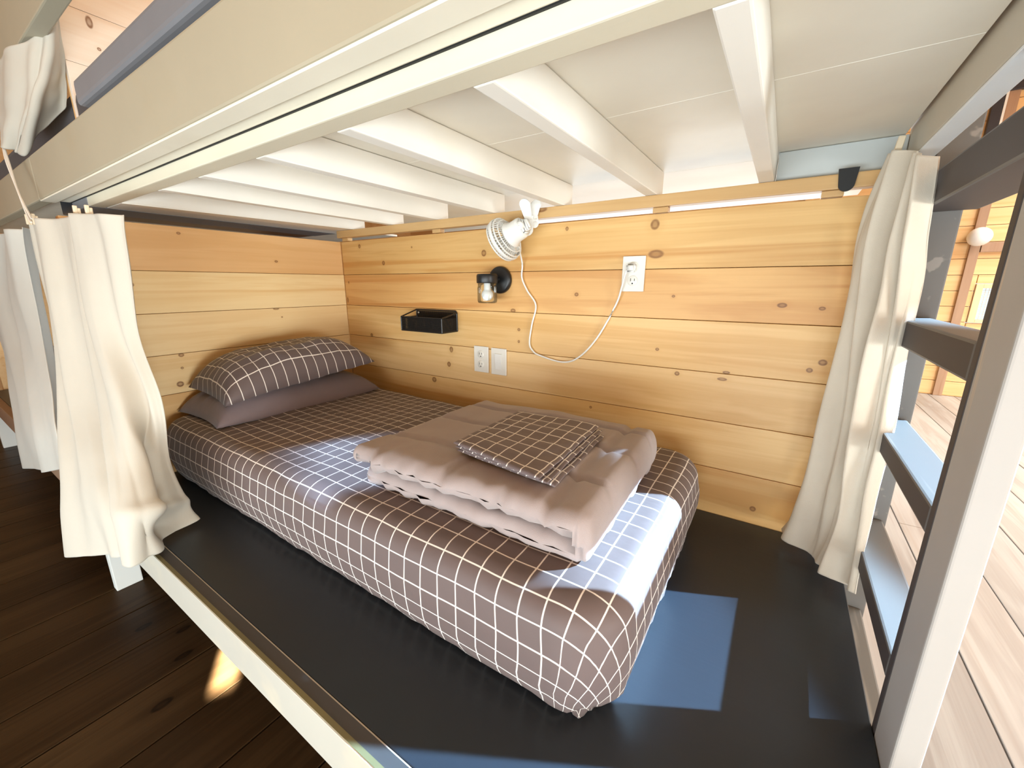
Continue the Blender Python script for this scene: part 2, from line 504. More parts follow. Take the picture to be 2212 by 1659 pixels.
# the other room walls, ceiling, with a low front opening added for light
tag(board('wall_front', (-4.4, -3.05, ZF), (6.8, -3.0, -.35), FARPINE, None, 0), kind='structure')
tag(board('wall_front_upper', (-4.4, -3.05, .40), (6.8, -3.0, 2.9), FARPINE, None, 0), kind='structure')
tag(board('wall_front_left', (-4.4, -3.05, -.35), (-1.4, -3.0, .40), FARPINE, None, 0), kind='structure')
tag(board('wall_front_right', (3.4, -3.05, -.35), (6.8, -3.0, .40), FARPINE, None, 0), kind='structure')
tag(board('wall_outer_left', (-4.45, -3.05, ZF), (-4.4, 4.7, 2.9), FARPINE, None, 0), kind='structure')
tag(board('ceiling', (-4.45, -3.05, 2.9), (6.85, 4.7, 2.95), FARPINE, None, 0), kind='structure')

# ------------------------------------------------------------------ bunk bed
bunk = empty('bunk_bed', (1.05, -.55, ZF))
tag(bunk, 'cream painted two-tier timber bunk bed with charcoal lower platform and slatted underside above', 'bunk bed')
B = bunk
board('lit_underside_strip', (-.30, -.979, 1.0135), (2.60, -.9405, 1.0178), CREAM, B, .001, 1)  # added pale strip, puts the light under the fascia into colour
board('platform_panel', (.0, -1.0514, -.020), (2.166, -.001, .0), CHAR, B, .002)
bm = bmesh.new(); add_box(bm, (-.016, -1.087, -.103), (2.166, -1.0515, .0), 0)
for f in bm.faces:
    if f.calc_center_median().z > -.001: f.material_index = 1
bmesh.ops.bevel(bm, geom=list(bm.edges), offset=.003, segments=2, profile=.6, affect='EDGES')
finish('front_rail', bm, [RAILP, CHAR_TOP], B)
board('bare_edge', (.30, -1.0845, .0), (2.166, -1.076, .0009), paint('bare olive edge', (.20, .18, .085), .6, .2, 0), B, 0)
board('rail_light_block', (.0, -1.0514, -.075), (2.127, -1.02, -.0205), CREAM, B)  # hidden strip added to block light rising through the rail gap
board('back_rail', (.0, -.06, -.103), (2.166, -.022, -.0205), CREAM, B)
board('end_rail', (2.128, -1.0505, -.103), (2.166, -.061, -.0205), CREAM, B)
for (lx, ly) in ((-.054, -1.087), (-.054, -.09), (2.128, -.09)):
    board('leg', (lx, ly, ZF), (lx + .0375, ly + .077, -.004 if lx < 0 else -.104), LEGP, B)
board('fascia_board', (-.30, -.980, 1.018), (2.60, -.940, 1.157), FASCIA, B, .005)
board('fascia_backing_board', (-.30, -.9385, 1.020), (2.60, -.9025, 1.150), CREAM, B, .004)
board('gap_shadow_strip', (-.30, -.9023, 1.0195), (2.137, -.8987, 1.05), BLACKR, B, 0)  # dark strip added to draw the shadow line in the gap
board('inner_rail', (-.30, -.8985, .991), (2.137, -.856, 1.0655), paint('inner rail paint', (.70, .64, .50), .5, .05, 0), B, .003)
JX = [.05, .384, .659, .953, 1.241, 1.550, 1.849]
for k, jx in enumerate(JX):
    w = .035
    if k == 0: continue
    board('joist', (jx, -.8555, .991), (jx + w, .05, 1.0655), CREAM_Y, B, .003)
for (ya, yb) in ((-.8555, -.4516), (-.451, .0628), (.0634, .80)):
    board('deck_panel', (-.02, ya, 1.0665), (2.132, yb, 1.078), DECK, B, .0008, 1)
board('ledger_board', (.0, -.020, .956), (2.112, .018, .9905), LEDGER, B, .003)
for sx in (.03, .655, 1.115, 1.575, 1.99):
    board('spacer_block', (sx, -.012, .9405), (sx + .045, .016, .9555), LEDGER, B, .002)
board('blocking_board', (1.886, .012, .9915), (2.1385, .045, 1.065), GREYP if False else paint('washed blocking', (.55, .58, .57), .5, .08, 0), B, .002)
board('end_beam', (2.140, -1.0, 1.0015), (2.176, .03, 1.09), paint('end beam paint', (.56, .51, .42), .5, .05, 1), B, .003)
board('lit_underside_strip', (2.1405, -1.0, .9965), (2.1765, .03, 1.0013), paint('lit end underside paint', (.80, .84, .87), .5, .04, 1), B, .001, 1)  # added pale strip, colours in the floor light under the beam
board('corner_post', (2.114, -.010, .001), (2.166, .060, .995), TREADP, B, .003)
board('guard_rail', (.267, -.960, 1.200), (2.60, -.920, 1.262), GREYP, B, .012, 3)
board('canopy_rail', (-2.6, -.985, 1.42), (2.60, -.945, 1.56), FASCIA, B, .004)
um = board('mattress', (.004, -.905, 1.0795), (2.125, .02, 1.31), DARKM, None, .03, 3)  # added above the deck so that its gaps stay dark
tag(um, 'dark mattress added on the upper deck to darken the gaps behind the cream fascia', 'mattress')

# partition top, boards of the neighbouring berth beyond the ledger
bm = bmesh.new()
vs, fs = add_box(bm, (-.108, -.8555, .991), (.056, .05, 1.0655))
for v in vs:
    if v.co.x > 0 and v.co.y > 0: v.co.x = .140
bmesh.ops.bevel(bm, geom=list(bm.edges), offset=.003, segments=2, affect='EDGES')
finish('joist', bm, CREAM_Y, B)
board('side_beam_and_gap_shade', (-.300, -.90, .990), (-.111, .05, 1.06), GREYP, B, .004)
board('side_beam_and_gap_shade', (-.46, -.90, .992), (-.303, .05, 1.06), CHAR, B, .003)  # dark board added where there is only a black gap

# ------------------------------------------------------------------ ladder
lad = empty('ladder', (2.2, -.3, ZF))
tag(lad, 'built-in grey ladder with flat dark-edged treads at the foot of the bed', 'ladder')
bm = bmesh.new(); add_box(bm, (2.1675, -.677, ZF), (2.199, -.592, 2.0))
bmesh.ops.bevel(bm, geom=list(bm.edges), offset=.004, segments=3, profile=.6, affect='EDGES')
o = finish('stile', bm, STILE, lad); o['label'] = 'cream near ladder stile, worn along its edge'
board('cleat', (2.1675, -.591, ZF), (2.197, -.572, 1.3), TREADD, lad, .002)
o = board('stile', (2.178, -.062, ZF), (2.240, -.025, 1.3), TREADP, lad, .003); o['label'] = 'grey far ladder stile against the curtain'
for zt, th in ((-.13, .045), (.142, .045), (.412, .045), (.655, .055), (.950, .068)):
    bm = bmesh.new(); add_box(bm, (2.1675, -.5715, zt - th), (2.262 if zt > .9 else 2.232, -.063, zt))
    for f in bm.faces:
        if f.calc_center_median().z < zt - .001: f.material_index = 1
    bmesh.ops.bevel(bm, geom=list(bm.edges), offset=.004, segments=2, profile=.6, affect='EDGES')
    finish('tread', bm, [TREADP, TREADD], lad)

# ------------------------------------------------------------------ mattress with fitted checked sheet


def rounded_rect(x0, x1, y0, y1, r, n=14, ns=40):
    pts = []
    r = max(r, 1e-4)
    cs = [((x1 - r, y0 + r), -math.pi / 2), ((x1 - r, y1 - r), 0), ((x0 + r, y1 - r), math.pi / 2), ((x0 + r, y0 + r), math.pi)]
    for ci, ((cx, cy), a0) in enumerate(cs):
        for k in range(n + 1):
            a = a0 + math.pi / 2 * k / n
            pts.append((cx + r * math.cos(a), cy + r * math.sin(a), math.cos(a), math.sin(a)))
        nx = cs[(ci + 1) % 4]
        a1 = nx[1]; ex, ey = nx[0][0] + r * math.cos(a1), nx[0][1] + r * math.sin(a1)
        sx, sy = pts[-1][0], pts[-1][1]
        nn = (math.cos(a0 + math.pi / 2), math.sin(a0 + math.pi / 2))
        for k in range(1, ns):
            t = k / ns
            pts.append((sx + (ex - sx) * t, sy + (ey - sy) * t, *nn))
    return pts


def padded_slab(name, box, h, rc, rt, mat, parent=None, z0=0.0, ruffle=0.0, puff=.0, tuck=.03, side_bulge=.008, wr=0.0, seed=0, ns=40, bmerge=None):
    x0, x1, y0, y1 = box
    prof = [(tuck + .015, .0), (tuck, .004), (tuck * .55, .022), (tuck * .2, .045), (0, .07)]
    top = h - rt
    for t in (.3, .6, 1.0): prof.append((-side_bulge * math.sin(math.pi * t), .07 + (top - .07) * t))
    for k in range(1, 9):
        a = math.pi / 2 * k / 8
        prof.append((rt * (1 - math.cos(a)), top + rt * math.sin(a)))
    half = min(x1 - x0, y1 - y0) / 2
    for d in (.09, .13, .18, .24, .31, half - .004):
        if d > rt + .01 and d < half: prof.append((d, h + puff * min(1, (d - rt) / .25)))
    bm = bmesh.new(); uvl = bm.loops.layers.uv.new('uv')
    rings = []; uvs = []
    base = rounded_rect(x0 + rt, x1 - rt, y0 + rt, y1 - rt, max(rc - rt, .01), ns=ns)
    N = len(base)
    arc = 0; arcs = []
    for idx, (d, z) in enumerate(prof):
        if idx:
            pd, pz = prof[idx - 1]; arc += math.hypot(d - pd, z - pz)
        arcs.append(arc)
    itop = 4 + 3 + 8
    for idx, (d, z) in enumerate(prof):
        rr = rounded_rect(x0 + d, x1 - d, y0 + d, y1 - d, max(rc - max(d, 0), .004), ns=ns)
        ring = []; uvr = []
        for k, (x, y, nx, ny) in enumerate(rr):
            p = Vector((x, y, z0 + z))
            ph = k * .9
            if ruffle and z < .075:
                a = ruffle * (1 - z / .075)
                foot = 1.0 if nx > .3 else .35
                q = noise.noise(Vector((x * 45 + seed, y * 45, z * 30))) + .5 * noise.noise(Vector((x * 110, y * 110, z * 90)))
                p.x += nx * q * a * foot; p.y += ny * q * a * foot
            if wr:
                p.z += wr * noise.noise(Vector((x * 7, y * 7, seed))) * min(1, z / h)
            ring.append(bm.verts.new(p))
            if idx <= itop:
                drop = arcs[itop] - arcs[idx]
                bx, by = base[k][0], base[k][1]
                uvr.append((bx + nx * drop, by + ny * drop))
            else: uvr.append((x, y))
        rings.append(ring); uvs.append(uvr)
    for i in range(len(rings) - 1):
        for k in range(N):
            k2 = (k + 1) % N
            f = bm.faces.new((rings[i][k], rings[i][k2], rings[i + 1][k2], rings[i + 1][k]))
            for lp, (a, b_) in zip(f.loops, ((i, k), (i, k2), (i + 1, k2), (i + 1, k))): lp[uvl].uv = uvs[a][b_]
    f = bm.faces.new(rings[-1])
    for lp, q in zip(f.loops, uvs[-1]): lp[uvl].uv = q
    f = bm.faces.new(rings[0][::-1])
    return finish(name, bm, mat, parent, smooth=True)


mt = padded_slab('mattress', (.02, 1.808, -.880, -.075), .236, .11, .055, SHEETC, z0=.0008, ruffle=.022, puff=.004, wr=.004)
tag(mt, 'single mattress in a brown fitted sheet with a white grid, on the charcoal platform', 'mattress')


# ------------------------------------------------------------------ pillows
def pillow(name, c, L, Wd, T, rot, mat, droop=None, seed=0, nu=64, nv=44, flat=1.0):
    """L along local x, Wd along local y"""
    Rm = rot
    c = Vector(c)

    def surf(sgn):
        def fn(u, v):
            a, b_ = 2 * u - 1, 2 * v - 1
            ea = max(0.0, 1 - abs(a) ** 3.2); eb = max(0.0, 1 - abs(b_) ** 3.0)
            t = (ea ** .48) * (eb ** .48)
            pin = 1 - .055 * (1 - abs(a) ** 2) * abs(b_) ** 6
            pin2 = 1 - .05 * (1 - abs(b_) ** 2) * abs(a) ** 6
            p = Vector((a * L / 2 * pin2, b_ * Wd / 2 * pin, 0))
            w = noise.noise(Vector((a * 2.2 + seed, b_ * 2.0, sgn * .5))) * .013 * t + noise.noise(Vector((a * 6 + seed, b_ * 7, sgn))) * .005 * t
            edge = min(1.0, (1 - max(abs(a), abs(b_))) * 5)
            cr = .0045 * math.sin(26 * b_ + 5 * a + seed) * (1 - edge) * t
            p.z = sgn * (T / 2 * t) * (1 if sgn > 0 else flat) + w + cr
            if droop: p = droop(p, a, b_)
            return c + Rm @ p
        return fn
    bm = bmesh.new(); uvl = bm.loops.layers.uv.new('uv')
    for sgn in (1, -1):
        fn = surf(sgn)
        V = [[bm.verts.new(fn(i / nu, j / nv)) for j in range(nv + 1)] for i in range(nu + 1)]
        for i in range(nu):
            for j in range(nv):
                q = [V[i][j], V[i + 1][j], V[i + 1][j + 1], V[i][j + 1]]
                ij = [(i, j), (i + 1, j), (i + 1, j + 1), (i, j + 1)]
                if sgn < 0: q.reverse(); ij.reverse()
                f = bm.faces.new(q)
                for lp, (a, b_) in zip(f.loops, ij): lp[uvl].uv = (a / nu * (L * 1.06), b_ / nv * (Wd * 1.12))
    bmesh.ops.remove_doubles(bm, verts=list(bm.verts), dist=1e-4)
    return finish(name, bm, mat, None, smooth=True)


def eul(x, y, z): return (Matrix.Rotation(math.radians(z), 3, 'Z') @ Matrix.Rotation(math.radians(y), 3, 'Y') @ Matrix.Rotation(math.radians(x), 3, 'X'))


def droop1(p, a, b_):
    p.z -= .052 * max(abs(a), abs(b_)) ** 5
    return p


p1 = pillow('pillow', (.205, -.472, .298), .36, .68, .11, eul(0, 0, -1), PLAINF, droop=droop1, seed=3)
tag(p1, 'plain mauve-grey pillow lying under the checked one at the head of the bed', 'pillow')


def droop2(p, a, b_):
    p.z -= .025 * max(0.0, -b_ - .3) ** 2
    p.z -= .016 * max(abs(a), abs(b_)) ** 6
    return p


p2 = pillow('pillow', (.238, -.478, .385), .355, .605, .215, eul(5.5, 3, -3), PILLC, droop=droop2, seed=8, flat=.25)
tag(p2, 'plump brown pillow with a white grid on top of the plain pillow', 'pillow')

# ------------------------------------------------------------------ folded comforter
CX0, CX1, CY0, CY1 = 1.145, 1.715, -.792, -.262
Z0 = .2375


def comforter():
    n_side = 60
    lay = []
    # closed C profile in (s, z): s = 0..1 from left (head side) to right fold
    prof = []

    def P(s, z, cs, cz): prof.append((s, z, cs, cz))
    lowc, upc = .026, .084
    for k in range(28):   # bottom of lower layer, left to right
        t = k / 27; P(.02 + .93 * t, .001, .02 + .93 * t, lowc)
    for k in range(1, 16):   # right round fold
        a = -math.pi / 2 + math.pi * k / 16
        P(.95 + .05 * math.cos(a), .056 + .055 * math.sin(a), .95, .055 + .029 * math.sin(a))
    for k in range(34):   # top of upper layer right to left
        t = k / 33; P(.95 - .95 * t, .111 - .006 * t, .95 - .95 * t, upc)
    for k in range(1, 8):
        a = math.pi / 2 + math.pi * k / 8
        P(0.0 + .045 * math.cos(a), .082 + .025 * math.sin(a), .01, upc)
    for k in range(26):
        t = k / 25; P(.0 + .95 * t, .057, .0 + .95 * t, upc)
    for k in range(26):
        t = k / 25; P(.95 - .93 * t, .052, .95 - .93 * t, lowc)
    for k in range(1, 8):
        a = math.pi / 2 + math.pi * k / 8
        P(.02 + .045 * math.cos(a), .026 + .025 * math.sin(a), .03, lowc)
    NP = len(prof)
    NY = 72
    bm = bmesh.new()
    rings = []
    for j in range(NY + 1):
        v = j / NY
        # cosine spacing near ends
        y = CY0 + (CY1 - CY0) * (.5 - .5 * math.cos(math.pi * v)) if True else 0
        e = min(y - CY0, CY1 - y) / .030
        kk = math.sqrt(max(0.0, 1 - (1 - min(1, e)) ** 2))
        ring = []
        for (s, z, cs, cz) in prof:
            lower = cz < .05
            sx = cs + (s - cs) * kk; sz = cz + (z - cz) * kk
            xx = CX0 + (CX1 - CX0) * sx
            skew = (y - CY1) / (CY0 - CY1)
            xx += -.020 * skew * (1 - sx) + .012 * skew * sx - .04 * (1 - skew) * (sx - .9) * (sx > .9)
            yy = y + (.012 if lower else -.012 * (1 - sx)) * skew
            # front edge of the lower layer sits back a little on the left
            zz = sz
            # puff and wrinkles
            pf = noise.noise(Vector((xx * 6, yy * 6, 3.0 if lower else 9.0))) * .007
            if z > .056: zz += pf * kk + .006 * math.sin(math.pi * min(1, max(0, sx))) * math.sin(math.pi * v)
            fr = math.exp(-((y - CY0) / .055) ** 2)
            wrk = noise.noise(Vector((xx * 38, yy * 9, 1.0 if lower else 5.0))) + .6 * noise.noise(Vector((xx * 75, yy * 14, 2.0 if lower else 6.0)))
            yy += fr * wrk * .014
            zz += fr * wrk * .009 * kk
            qd = min(abs(y - (CY0 + .135)), abs(y - (CY0 + .31)))
            if z > .10: zz += .0035 * math.exp(-(qd / .035) ** 2) * noise.noise(Vector((xx * 42, yy * 12, 8.0)))
            zz += noise.noise(Vector((xx * 16, yy * 16, 4.0))) * .0028 * kk
            # stitched quilting channels on the top layer
            if z > .10 or s > .95:
                for yq in (CY0 + .135, CY0 + .31, CY0 + .45):
                    zz -= .012 * math.exp(-((y - yq - .01 * math.sin(xx * 9)) / .0075) ** 2)
                for sq in (.86,):
                    zz -= .011 * math.exp(-((sx - sq) / .011) ** 2)
                if sx < .86 and y < CY0 + .135:
                    zz -= .006 * math.exp(-((sx - .46) / .010) ** 2)
            if zz < .001: zz = .001
            ring.append(bm.verts.new((xx, yy, Z0 + zz)))
        rings.append(ring)
    for j in range(NY):
        for k in range(NP):
            k2 = (k + 1) % NP
            bm.faces.new((rings[j][k], rings[j + 1][k], rings[j + 1][k2], rings[j][k2]))
    bmesh.ops.remove_doubles(bm, verts=list(bm.verts), dist=1e-5)
    bmesh.ops.recalc_face_normals(bm, faces=list(bm.faces))
    return finish('comforter', bm, COMF, None, smooth=True)


cf = comforter()
tag(cf, 'folded taupe quilted comforter lying at the foot of the bed', 'comforter')

# folded pillow case on the comforter
fc = empty('folded_pillowcase', (1.48, -.57, .352))
tag(fc, 'brown pillowcase with white grid, folded flat on the taupe comforter', 'pillowcase')


def flat_fold(name, corners, z, th, mat, seed, parent):
    (ax, ay), (bx, by), (cx, cy), (dx, dy) = corners   # front-left, front-right, back-right, back-left

    def fn(u, v):
        # closed loop around thickness: v in 0..1 wraps
        x0 = ax + (dx - ax) * u; y0 = ay + (dy - ay) * u
        x1 = bx + (cx - bx) * u; y1 = by + (cy - by) * u
        ang = 2 * math.pi * v
        s = .5 - .5 * math.copysign(abs(math.cos(ang)) ** .35, math.cos(ang))
        e = min(u, 1 - u) / .03; k = math.sqrt(max(0, 1 - (1 - min(1, e)) ** 2))
        hz = th / 2 * math.copysign(abs(math.sin(ang)) ** .7, math.sin(ang)) * k
        x = x0 + (x1 - x0) * s; y = y0 + (y1 - y0) * s
        w = .0035 * noise.noise(Vector((x * 14, y * 14, seed))) + .0018 * noise.noise(Vector((x * 40, y * 40, seed)))
        return Vector((x, y, z + hz + w))

    def uvf(u, v):
        ang = 2 * math.pi * v
        s = .5 - .5 * math.copysign(abs(math.cos(ang)) ** .35, math.cos(ang))
        return (s * .27 + (.5 if math.sin(ang) < 0 else 0), u * .31)
    return grid_mesh(name, fn, 60, 72, mat, parent, uvf)


flat_fold('fold_layer', ((1.365, -.705), (1.632, -.735), (1.612, -.425), (1.365, -.435)), .3585, .010, FOLDC, 1, fc)
flat_fold('fold_layer', ((1.362, -.708), (1.622, -.750), (1.604, -.420), (1.362, -.433)), .3685, .009, FOLDC, 4, fc)
flat_fold('fold_layer', ((1.360, -.710), (1.612, -.762), (1.594, -.416), (1.360, -.430)), .3785, .010, FOLDC, 7, fc)

# ------------------------------------------------------------------ curtains


def cr(p0, p1, p2, p3, t):
    return .5 * ((2 * p1) + (p2 - p0) * t + (2 * p0 - 5 * p1 + 4 * p2 - p3) * t * t + (3 * p1 - p0 - 3 * p2 + p3) * t ** 3)


def samp(P, t):
    n = len(P) - 1; f = min(max(t, 0), 1) * n; i = min(int(f), n - 1); t = f - i
    return cr(P[max(i - 1, 0)], P[i], P[i + 1], P[min(i + 2, n)], t)


def curtain(name, cols, fold, mat, parent, nu=110, nv=90, thick=.0022):
    C = [[Vector(p) for p in c] for c in cols]

    def base(u, v): return samp([samp(c, v) for c in C], u)

    def fn(u, v):
        p = base(u, v); d = .01
        tu = base(min(u + d, 1), v) - base(max(u - d, 0), v); tv = base(u, min(v + d, 1)) - base(u, max(v - d, 0))
        n = tu.cross(tv)
        n = n.normalized() if n.length > 1e-9 else Vector((0, -1, 0))
        return p + n * fold(u, v)
    return grid_mesh(name, fn, nu, nv, mat, parent, None, thick)


def tri(x):
    x = x - math.floor(x)
    return 1 - 4 * abs(x - .5)


def folds(specs):
    """specs = (frequency, amplitude top, amplitude bottom, slant, phase)"""
    def f(u, v):
        s = 0
        for fr, a0, a1, sl, ph in specs:
            s += (a0 + (a1 - a0) * v) * (.65 * math.sin(2 * math.pi * (fr * u + sl * v) + ph) + .35 * tri(fr * u + sl * v + ph / 6.283))
        return s + .004 * noise.noise(Vector((u * 7, v * 6, 2)))
    return f


CURT_L = [
    [(-0.333, -1.02, 0.942), (-0.341, -1.03, 0.751), (-0.207, -1.06, 0.528), (-0.08, -1.1, 0.32), (0.003, -1.14, 0.118), (-0.005, -1.165, -0.045), (-0.029, -1.18, -0.163)],
    [(-0.017, -1.02, 0.925), (0.001, -1.03, 0.777), (0.038, -1.05, 0.561), (0.122, -1.08, 0.364), (0.295, -1.12, 0.218), (0.395, -1.145, 0.111), (0.440, -1.155, -0.020)],
    [(0.252, -1.01, 0.918), (0.24, -1.015, 0.773), (0.285, -1.03, 0.576), (0.402, -1.05, 0.416), (0.534, -1.08, 0.263), (0.640, -1.105, 0.150), (0.615, -1.105, 0.020)],
    [(0.518, -1.0, 0.899), (0.495, -1.0, 0.792), (0.464, -1.0, 0.598), (0.529, -.99, 0.408), (0.478, -.98, 0.195), (0.480, -.967, 0.070), (0.490, -.957, 0.012)]]
CURT_N = [
    [(-1.79, -1.02, 0.958), (-2.093, -1.02, 0.657), (-1.787, -1.04, 0.35), (-1.451, -1.08, 0.161), (-1.313, -1.11, -0.037), (-1.36, -1.115, -0.22)],
    [(-1.069, -1.0, 0.957), (-1.298, -1.0, 0.715), (-1.178, -1.02, 0.448), (-0.865, -1.07, 0.246), (-0.665, -1.105, 0.098), (-0.69, -1.112, -0.075)],
    [(-0.61, -0.98, 0.947), (-0.621, -0.99, 0.717), (-0.529, -1.01, 0.497), (-0.272, -1.06, 0.332), (-0.077, -1.1, 0.22), (-0.09, -1.107, 0.10)]]
CURT_R = [
    [(2.095, -0.06, 1.011), (2.072, -0.045, 0.904), (2.071, -0.04, 0.745), (2.079, -0.04, 0.537), (2.068, -0.04, 0.265), (2.046, -0.04, 0.123), (2.019, -0.035, 0.026)],
    [(2.113, -0.11, 1.005), (2.102, -0.12, 0.872), (2.105, -0.13, 0.724), (2.111, -0.13, 0.532), (2.107, -0.13, 0.295), (2.098, -0.14, 0.128), (2.086, -0.14, 0.030)],
    [(2.132, -0.17, 0.984), (2.13, -0.18, 0.862), (2.139, -0.18, 0.724), (2.143, -0.18, 0.545), (2.146, -0.19, 0.328), (2.15, -0.2, 0.179), (2.131, -0.21, 0.030)],
    [(2.146, -0.2, 0.966), (2.156, -0.2, 0.831), (2.160, -0.2, 0.724), (2.161, -0.2, 0.551), (2.161, -0.22, 0.345), (2.163, -0.25, 0.189), (2.170, -0.27, 0.040)]]
CURT_U = [
    [(-0.506, -1.0, 1.461), (-0.549, -1.0, 1.383), (-0.489, -1.01, 1.28), (-0.442, -1.02, 1.199)],
    [(-0.065, -0.992, 1.410), (-0.146, -0.995, 1.327), (-0.243, -1.0, 1.251), (-0.356, -1.01, 1.181)],
    [(0.094, -0.942, 1.445), (0.009, -0.955, 1.351), (-0.104, -0.98, 1.256), (-0.313, -0.985, 1.176)],
    [(0.058, -0.9, 1.53), (0.021, -0.9, 1.417), (-0.037, -0.9, 1.345), (-0.079, -0.9, 1.292)]]


def clip(parent, p, d=(0, -1, 0)):
    bm = bmesh.new(); m = frame(p, (0.12, 0, 1), (1, 0, 0))
    add_box(bm, (-.006, -.006, -.012), (.006, .002, .022), 0, m)
    add_box(bm, (-.006, .002, -.012), (.006, .008, .016), 0, m)
    bmesh.ops.bevel(bm, geom=list(bm.edges), offset=.0012, segments=1, affect='EDGES')
    finish('clip', bm, CLIPM, parent)


CLIPM = plain('pale wooden peg', (.78, .66, .48), .6)
c1 = empty('curtain', (.1, -1.02, .9))
tag(c1, 'cream cotton curtain at the head end, its hem draped over the platform rail', 'curtain')
_fl = folds([(2.3, .020, .024, .35, .4), (5.2, .013, .017, -.25, 1.0), (8.5, .004, .006, .5, .3)])


def fold_l(u, v):
    r = _fl(u, v)
    r += .030 * math.exp(-((u - .80) / .13) ** 2 - ((v - .90) / .06) ** 2) - .022 * math.exp(-((u - .78) / .16) ** 2 - ((v - .82) / .025) ** 2)
    return r


curtain('cloth', CURT_L, fold_l, LINEN, c1)
for p in ((.34, -1.003, .914), (.27, -1.012, .918), (-.20, -1.02, .936), (-.30, -1.02, .943)): clip(c1, p)
c2 = empty('curtain', (-1.2, -1.0, .9))
tag(c2, 'grey-cream curtain hanging beyond the first one, in front of the next berth', 'curtain')
curtain('cloth', CURT_N, folds([(2.6, .03, .014, .3, .2), (4.7, .012, .008, -.2, 2.0)]), LINEN_D, c2)
c3 = empty('curtain', (2.12, -.12, .95))
tag(c3, 'oatmeal linen curtain bunched between the plank wall and the ladder', 'curtain')


def fold_r(u, v):
    mid = 1 + 1.2 * math.sin(math.pi * v) * (1 - .5 * v)
    g0 = mid * folds([(2.2, .013, .018, .30, .9), (4.1, .010, .013, -.25, 2.2), (7.0, .004, .005, .3, 1.1)])(u, v)
    return g0


curtain('cloth', CURT_R, fold_r, LINEN_R, c3)
clip(c3, (2.108, -.105, 1.012))
c4 = empty('curtain', (-.2, -.98, 1.4))
tag(c4, 'pale curtain gathered up and tied under the top rail of the upper berth', 'curtain')
curtain('cloth', CURT_U, folds([(2.4, .010, .014, .2, .3), (5.3, .005, .008, .1, 1.0)]), LINEN, c4, 60, 40)
bm = bmesh.new()
add_tube(bm, smoothline([(-.415, -1.016, 1.19), (-.38, -1.022, 1.14), (-.31, -1.025, 1.05), (-.245, -1.028, .965), (-.20, -1.03, .93)]), .0035, 6)
add_tube(bm, smoothline([(-.40, -1.016, 1.185), (-.36, -1.02, 1.13), (-.27, -1.03, 1.03), (-.18, -1.03, .94)]), .003, 6)
finish('tie_cord', bm, CORDM, c4)

# ------------------------------------------------------------------ neighbouring berth on the left
nbk = empty('bunk_bed', (-1.3, -.55, ZF))
tag(nbk, 'neighbouring bunk beyond the left curtains with front rail coloured brown for shade and white leg', 'bunk bed')
RAIL_SHADED = paint('shaded rail', (.36, .22, .14), .5, .06, 0)  # continuing rail, its shade put into the colour as brown
board('front_rail', (-2.60, -1.087, -.103), (-.058, -1.0515, .0), RAIL_SHADED, nbk)
board('platform_panel', (-2.60, -1.051, -.020), (-.058, .0, .0), CHAR, nbk, .002)
board('leg', (-2.568, -1.087, ZF), (-2.53, -1.01, -.104), LEGP, nbk)
board('fascia_board', (-2.90, -.980, 1.018), (-.303, -.940, 1.157), FASCIA, nbk, .005)
board('deck_panel', (-2.6, -.935, 1.0665), (-.47, .80, 1.078), DECK, nbk, .001, 1)
um2 = board('mattress', (-2.5, -.885, 1.0795), (-.036, .02, 1.345), DARKM, None, .03, 3)  # dark block added to fill the shaded area under the curtain
tag(um2, 'dark mattress added on the neighbouring upper deck to fill the shaded area below the tied-up curtain', 'mattress')
nm = board('mattress', (-2.45, -.93, .001), (-.10, -.07, .20), DARKM, None, .045, 4)
tag(nm, 'dark mattress on the neighbouring berth behind the left curtains', 'mattress')
p3 = pillow('pillow', (-2.2, -.52, .255), .40, .66, .12, eul(0, 2, 0), fabric('pale grey pillow', (.42, .40, .37)), seed=12, nu=30, nv=24)
tag(p3, 'pale grey pillow on the neighbouring dark mattress at the far left', 'pillow')
wn = board('wall_next_berth', (-2.7, -1.0, -.1), (-2.62, .9, 1.0), FARPINE, None, 0); tag(wn, kind='structure')

# ------------------------------------------------------------------ small things on the plank wall


def cyl_prof(r, h, b_=.0015): return [(r - b_, 0), (r, b_), (r, h - b_), (r - b_, h)]


# clip-on fan
fan = empty('clip_on_fan', (1.094, -.1, .876))
tag(fan, 'white clip-on fan clamped to the ledger, turned towards the pillows', 'fan')
A = Vector((-.90, .02, -.43)).normalized()
Fc = Vector((1.084, -.095, .884))
m = frame(Fc, A, (0, 0, 1))
RF = .074
bm = bmesh.new()


def ring(bm, r, h, t, seg=48):
    add_tube(bm, [m @ Vector((r * math.cos(2 * math.pi * k / seg), r * math.sin(2 * math.pi * k / seg), h)) for k in range(seg)], t, 6, True)


ring(bm, RF, .000, .0042); ring(bm, RF - .002, .016, .003); ring(bm, RF - .002, -.014, .003)
ring(bm, .060, -.024, .0022); ring(bm, .044, -.030, .0018)
ring(bm, .060, .024, .0022); ring(bm, .040, .028, .0016)
for k in range(44):
    a = 2 * math.pi * k / 44; ca, sa = math.cos(a), math.sin(a)
    for sg in (1, -1):
        pts = [(RF - .001, sg * .002), (RF - .002, sg * .015), (.060, sg * .0245), (.044, sg * .030), (.022, sg * .032)]
        add_tube(bm, [m @ Vector((r * ca, r * sa, h)) for r, h in pts], .00115, 4, False, False)
add_lathe(bm, [(.001, .034), (.020, .034), (.022, .030), (.020, .028), (.001, .028)], m, 24, False)
add_lathe(bm, [(RF + .001, -.006), (RF + .0035, -.004), (RF + .0035, .006), (RF + .001, .008)], m, 48, False)
finish('cage', bm, WHITE, fan, True)
bm = bmesh.new()
